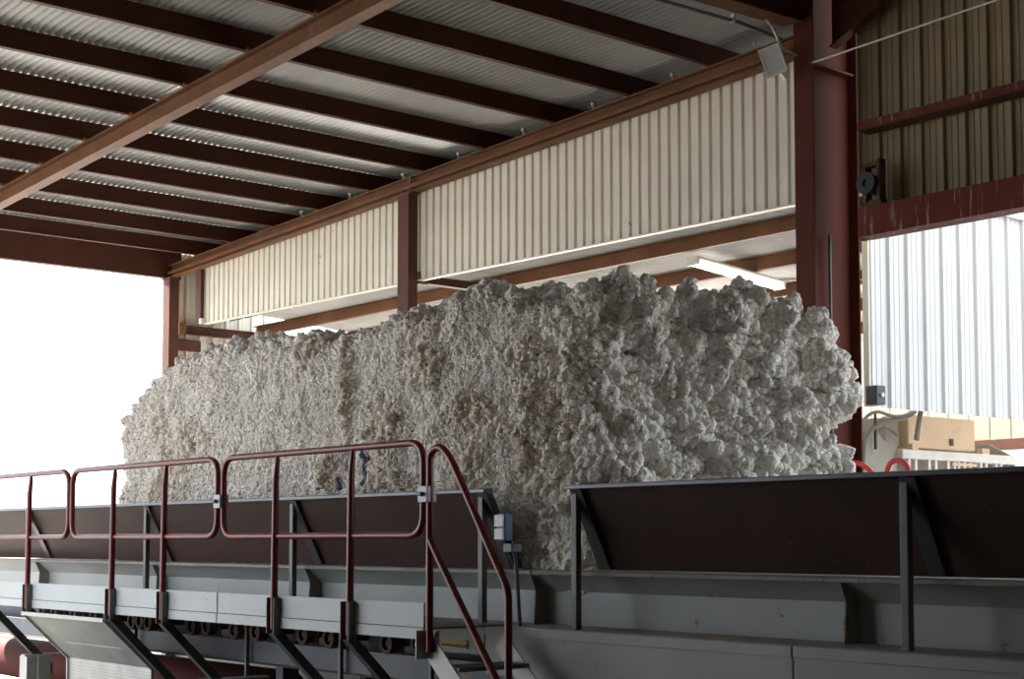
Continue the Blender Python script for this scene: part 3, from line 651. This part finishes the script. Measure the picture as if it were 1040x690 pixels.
# rollers below the walkway
r0 = None
RX = [-14.08,-13.80,-13.38,-12.95,-12.68,-12.20,-12.05,-11.90,-11.15,-10.90,-10.47,-10.15,-9.49,-9.15,-8.45,-8.10]
for i, x in enumerate(RX):
    if r0 is None:
        r0 = thing('conveyor_roller', (x, 6.0, -.68+E), 'rusty round roller bearing under the walkway toe boards', 'roller', 'rollers under the feeder')
        mb = MB(); mb.ring((x,6.0,-.68+E),(0,1,0),.072,.045,.06,20); obj('rim', mb, M['rust'], r0, smooth=True)
        mb = MB(); mb.cyl((x,5.99,-.68+E),(x,6.30,-.68+E),.030,14); obj('hub', mb, M['rust'], r0, smooth=True)
        mb = MB(); mb.box(x-.09, x+.09, 6.045, 6.06, -.755+E, -.60+E); obj('mount_plate', mb, M['rust'], r0)
    else: dup(r0, (x, 6.0, -.68+E + (.012 if i % 3 == 0 else 0)))

# ------------------------------------------------------------------ red handrails
RT, RM = .562, .033
def railpanel(x0, x1, posts, lab):
    t = thing('handrail_panel', ((x0+x1)/2, 5.2, -.36+E), lab, 'handrail', 'red handrail panels on the walkway')
    r = .021
    pth = fillet([(x0,5.2,RM+E),(x1,5.2,RM+E),(x1,5.2,RT+E),(x0,5.2,RT+E)], .13, 8, True)
    mb = MB(); mb.tube(pth, r, 12, True); obj('loop', mb, M['rail'], t, smooth=True)
    for x in posts:
        mb = MB(); mb.tube([(x,5.2,RT+E-.01),(x,5.2,RT+E-.05),(x,5.19,.40+E),(x,5.185,-.36+E)], [.013,.017,.021,.023], 12); mb.tube([(x,5.185,-.36+E),(x,5.185,-.56+E)], .023, 12)
        obj('post', mb, M['rail'], t, smooth=True)
    return t
railpanel(-14.08, -11.755, (-13.33, -12.52), 'red handrail panel at the far left with bright sky behind it')
railpanel(-11.69, -9.345, (-10.93, -10.10), 'red handrail panel between its neighbours in front of the far cotton end')
railpanel(-9.265, -6.995, (-8.575, -7.71), 'red handrail panel nearest the stair rail')
c0 = None
for x, z, lab in ((-9.305, .27, 'steel clamp plate joining the two handrail panels before the cotton'), (-6.965, .265, 'steel clamp plate joining the handrail to the stair rail')):
    if c0 is None:
        c0 = thing('rail_clamp', (x, 5.2, z+E), lab, 'clamp', 'clamps on the handrails')
        mb = MB(); mb.box(x-.042, x+.042, 5.167, 5.178, z-.046+E, z+.046+E); mb.box(x-.042, x+.042, 5.222, 5.233, z-.046+E, z+.046+E); mb.box(x+.042,x+.048,5.167,5.233,z-.046+E,z+.046+E); obj('plate', mb, M['clamp'], c0, bevel=.003)
        mb = MB(); mb.cyl((x,5.145,z+E),(x,5.17,z+E),.013,8); obj('bolt', mb, M['dark'], c0)
    else: dup(c0, (x, 5.2, z+E), lab)
t = thing('stair_rail', (-6.6, 5.2, -1.2+E), 'red stair handrail sloping down at the end of the walkway', 'handrail')
mb = MB(); mb.tube(fillet([(-6.935,5.2,-.62+E),(-6.935,5.2,.50+E),(-6.845,5.2,.535+E),(-6.745,5.2,.46+E),(-6.245,5.2,-.26+E),(-6.245,5.2,-1.20+E)], .06, 8), .021, 12); obj('rail', mb, M['rail'], t, smooth=True)
mb = MB(); mb.tube([(-6.93,5.2,.01+E),(-6.88,5.2,-.06+E),(-6.26,5.2,-.84+E)], .021, 12); obj('mid_rail', mb, M['rail'], t, smooth=True)
mb = MB(); mb.box(-7.0,-6.99,5.15,5.25,-.66+E,-.50+E); mb.box(-7.0,-6.90,5.235,5.245,-.66+E,-.50+E); k = obj('socket', mb, M['lsteel'], t, bevel=.002)
mb = MB(); mb.cyl((-7.03,5.18,-.58+E),(-6.99,5.18,-.58+E),.012,8); obj('bolt', mb, M['knob'], k)
# stair flight
t = thing('walkway_stairs', (-6.3, 5.5, 0), 'grey steel stair flight going down below the sloping red rail', 'stairs')
for y in (5.23, 5.75):
    mb = MB(); mb.bar((-6.98,y,-.58+E),(-5.70,y,-1.75+E+.03),.012,.13,(0,0,1)); obj('stringer', mb, M['lsteel'], t)
for k in range(5):
    z = -.72-.21*k+E; x = -6.83+.23*k
    mb = MB(); mb.box(x-.09, x+.12, 5.236, 5.744, z, z+.025); obj('tread', mb, M['steel'], t, bevel=.003)

# ------------------------------------------------------------------ beige machine beyond the opening
hp = thing('machine_hopper', (-9, 13.3, 0), 'beige hopper machine with a row of pale bars beyond the opening', 'machine')
mb = MB(); mb.box(-9.06, -8.96, 12.42, 14.42, .80+E, .89+E); obj('front_rail', mb, M['offw'], hp, bevel=.008)
mb = MB(); mb.prism([(12.04,1.055+E),(12.34,.87+E),(12.16,.60+E),(12.16,.2+E),(11.86,.2+E),(11.86,1.03+E)], 'x', -9.03, -9.0); obj('side_plate', mb, M['grey'], hp, bevel=.003)
mb = MB(); mb.box(-9.7,-9.03,12.30,12.42,.2+E,.93+E); obj('side_wall', mb, M['grey'], hp)
mb = MB(); mb.prism([(-9.0,.88+E),(-9.0,.62+E),(-9.95,.50+E),(-9.95,1.03+E),(-9.30,1.03+E)], 'y', 14.40, 14.44); obj('side_plate', mb, M['grey'], hp)
mb = MB(); mb.prism([(-9.95,.45+E),(-9.5,.45+E),(-9.5,.93+E),(-9.95,.93+E)], 'y', 12.42, 14.40); obj('body', mb, M['grey'], hp)
mb = MB(); mb.box(-9.9, -9.1, 12.5, 14.3, 0, .45+E); obj('base', mb, M['grey'], hp)
mb = MB(); mb.box(-9.36, -9.04, 12.62, 13.76, .915+E, 1.24+E); cb = obj('cabinet', mb, M['beige'], hp, bevel=.012)
mb = MB(); mb.box(-9.03, -9.02, 13.30, 13.35, .96+E, 1.03+E); obj('latch', mb, M['rust'], cb)
mb = MB(); mb.box(-9.05, -8.98, 12.60, 12.70, .88+E, .95+E); mb.box(-9.05, -8.98, 13.80, 13.93, .88+E, .95+E); obj('mount_lug', mb, M['beige'], hp, bevel=.004)
for y in (12.55,12.66,12.88,12.99,13.2,13.31,13.38,13.48,13.58,13.77,13.87,14.05,14.14):
    mb = MB(); mb.box(-9.02, -8.98, y-.018, y+.018, .55+E, .80+E); obj('bar', mb, M['offw'], hp)
mb = MB(); mb.box(-8.99, -8.96, 13.24, 13.66, .755+E, .785+E); obj('plate_strip', mb, M['beige'], hp)
mb = MB(); mb.box(-9.40, -9.10, 12.33, 12.56, .92+E, 1.20+E); obj('motor_box', mb, M['grey'], hp, bevel=.01)
for X_, pts, r in ((-8.95, [(11.78,1.127),(11.905,1.208),(12.04,1.234),(12.225,1.196),(12.43,1.207),(12.62,1.256)], .016),
                   (-8.97, [(11.80,.3),(11.80,.70),(11.823,.925),(11.932,1.06),(12.10,1.124),(12.27,1.161),(12.46,1.199),(12.6,1.25)], .026),
                   (-8.93, [(12.69,1.30),(12.66,1.22),(12.634,1.131),(12.598,.985)], .026), (-9.05, [(12.176,1.062),(12.27,1.094),(12.363,1.08),(12.45,1.03)], .012)):
    mb = MB(); mb.tube(fillet([(X_,y,z+E) for y,z in pts], .10, 5), r, 10); obj('hose', mb, M['hose'], hp, smooth=True)
mb = MB(); mb.box(-8.97,-8.95,11.98,12.0,.87+E,1.23+E); obj('support_bar', mb, M['black'], hp)
t = thing('junction_box', (-7.9, 10.55, 1.15+E), 'small grey junction box on the lower corner of the white cladding', 'box')
mb = MB(); mb.box(-7.955,-7.84,10.52,10.64,1.14+E,1.30+E); obj('case', mb, M['dark'], t, bevel=.006)
mb = MB(); mb.cyl((-7.84,10.58,1.22+E),(-7.82,10.58,1.22+E),.018,12); obj('button', mb, M['lampw'], t)
# bright red guard hoops behind the near side board
for y0, lab in ((0, 'bright red hooped rail end beside the big column'), (1, 'bright red hooped rail end in front of the beige hopper')):
    t = thing('guard_hoop', (-7.05, 9.2, 0), lab, 'handrail', 'bright red hoops behind the near side board')
    mb = MB()
    if y0 == 0: mb.tube(fillet([(-7.9,9.2,.575+E),(-6.98,9.2,.575+E),(-6.84,9.2,.42+E),(-6.84,9.2,0)],.16,8),.020,10)
    else: mb.tube(fillet([(-6.80,9.2,0),(-6.80,9.2,.45+E),(-6.74,9.2,.585+E),(-6.62,9.2,.575+E),(-6.56,9.2,.42+E),(-6.56,9.2,0)],.10,8),.020,10)
    obj('hoop', mb, M['handred'], t, smooth=True)

# things on the ground at the far left under the feeder
t = thing('drive_drum', (-13.5, 6.8, 0), 'dark red steel drum under the feeder at the far left', 'drum')
mb = MB(); mb.cyl((-24.5,6.9,.45),(-11.2,6.9,.45),.22,28); obj('shell', mb, M['redpan'], t, smooth=True)
for x in (-16.0, -14.3, -12.6):
    mb = MB(); mb.box(x-.03,x+.03,6.68,7.12,0,.3); obj('cradle', mb, M['rust'], t)
def tuft(x, y, z, r, lab, grp):
    mb = MB()
    for k in range(7): mb.ball((x+random.uniform(-1,1)*r, y+random.uniform(-.7,.7)*r, z+r*.5+random.uniform(-.2,.3)*r), r*random.uniform(.45,.75), 8, 6, (1,1,.75))
    o = obj('cotton_tuft', mb, M['lint'], None, smooth=True); tag(o, lab, 'cotton', grp)
tuft(-13.55, 6.3, 0, .16, 'loose white cotton tufts on the ground under the feeder', 'cotton tufts on the ground')
tuft(-12.95, 6.1, 0, .13, 'loose white cotton tufts on the ground under the feeder', 'cotton tufts on the ground')
tuft(-10.2, 6.5, 0, .14, 'loose white cotton tufts on the ground under the feeder', 'cotton tufts on the ground')

# ------------------------------------------------------------------ light
w = bpy.data.worlds.new('sky'); S.world = w; w.use_nodes = True; nt = w.node_tree; bg = nt.nodes['Background']
bg.inputs['Color'].default_value = (.85, .925, 1, 1); bg.inputs['Strength'].default_value = 2.6
sl = bpy.data.lights.new('sun', 'SUN'); sl.energy = 30.0; sl.angle = .01; sl.color = (1, .96, .91)
so = link(bpy.data.objects.new('sun', sl)); so.location = (-30, -8, 30)
dv = Vector((1.0, .22, -1.0)); so.rotation_euler = dv.to_track_quat('-Z', 'Y').to_euler()

# ------------------------------------------------------------------ camera
cd = bpy.data.cameras.new('camera'); cam = link(bpy.data.objects.new('camera', cd)); S.camera = cam
cd.sensor_width = 36; cd.sensor_fit = 'HORIZONTAL'; cd.lens = 1563/1040*36; cd.shift_y = 105/1040; cd.clip_end = 500
cam.location = (0, 0, E); cam.rotation_euler = (math.radians(90)+math.atan2(100,1563), 0, math.atan2(1566,1310))
S.view_settings.view_transform = 'Standard'; S.view_settings.look = 'None'; S.view_settings.gamma = 1; S.view_settings.exposure = .48; S.view_settings.use_curve_mapping = False
S.cycles.max_bounces = 8; S.cycles.diffuse_bounces = 6
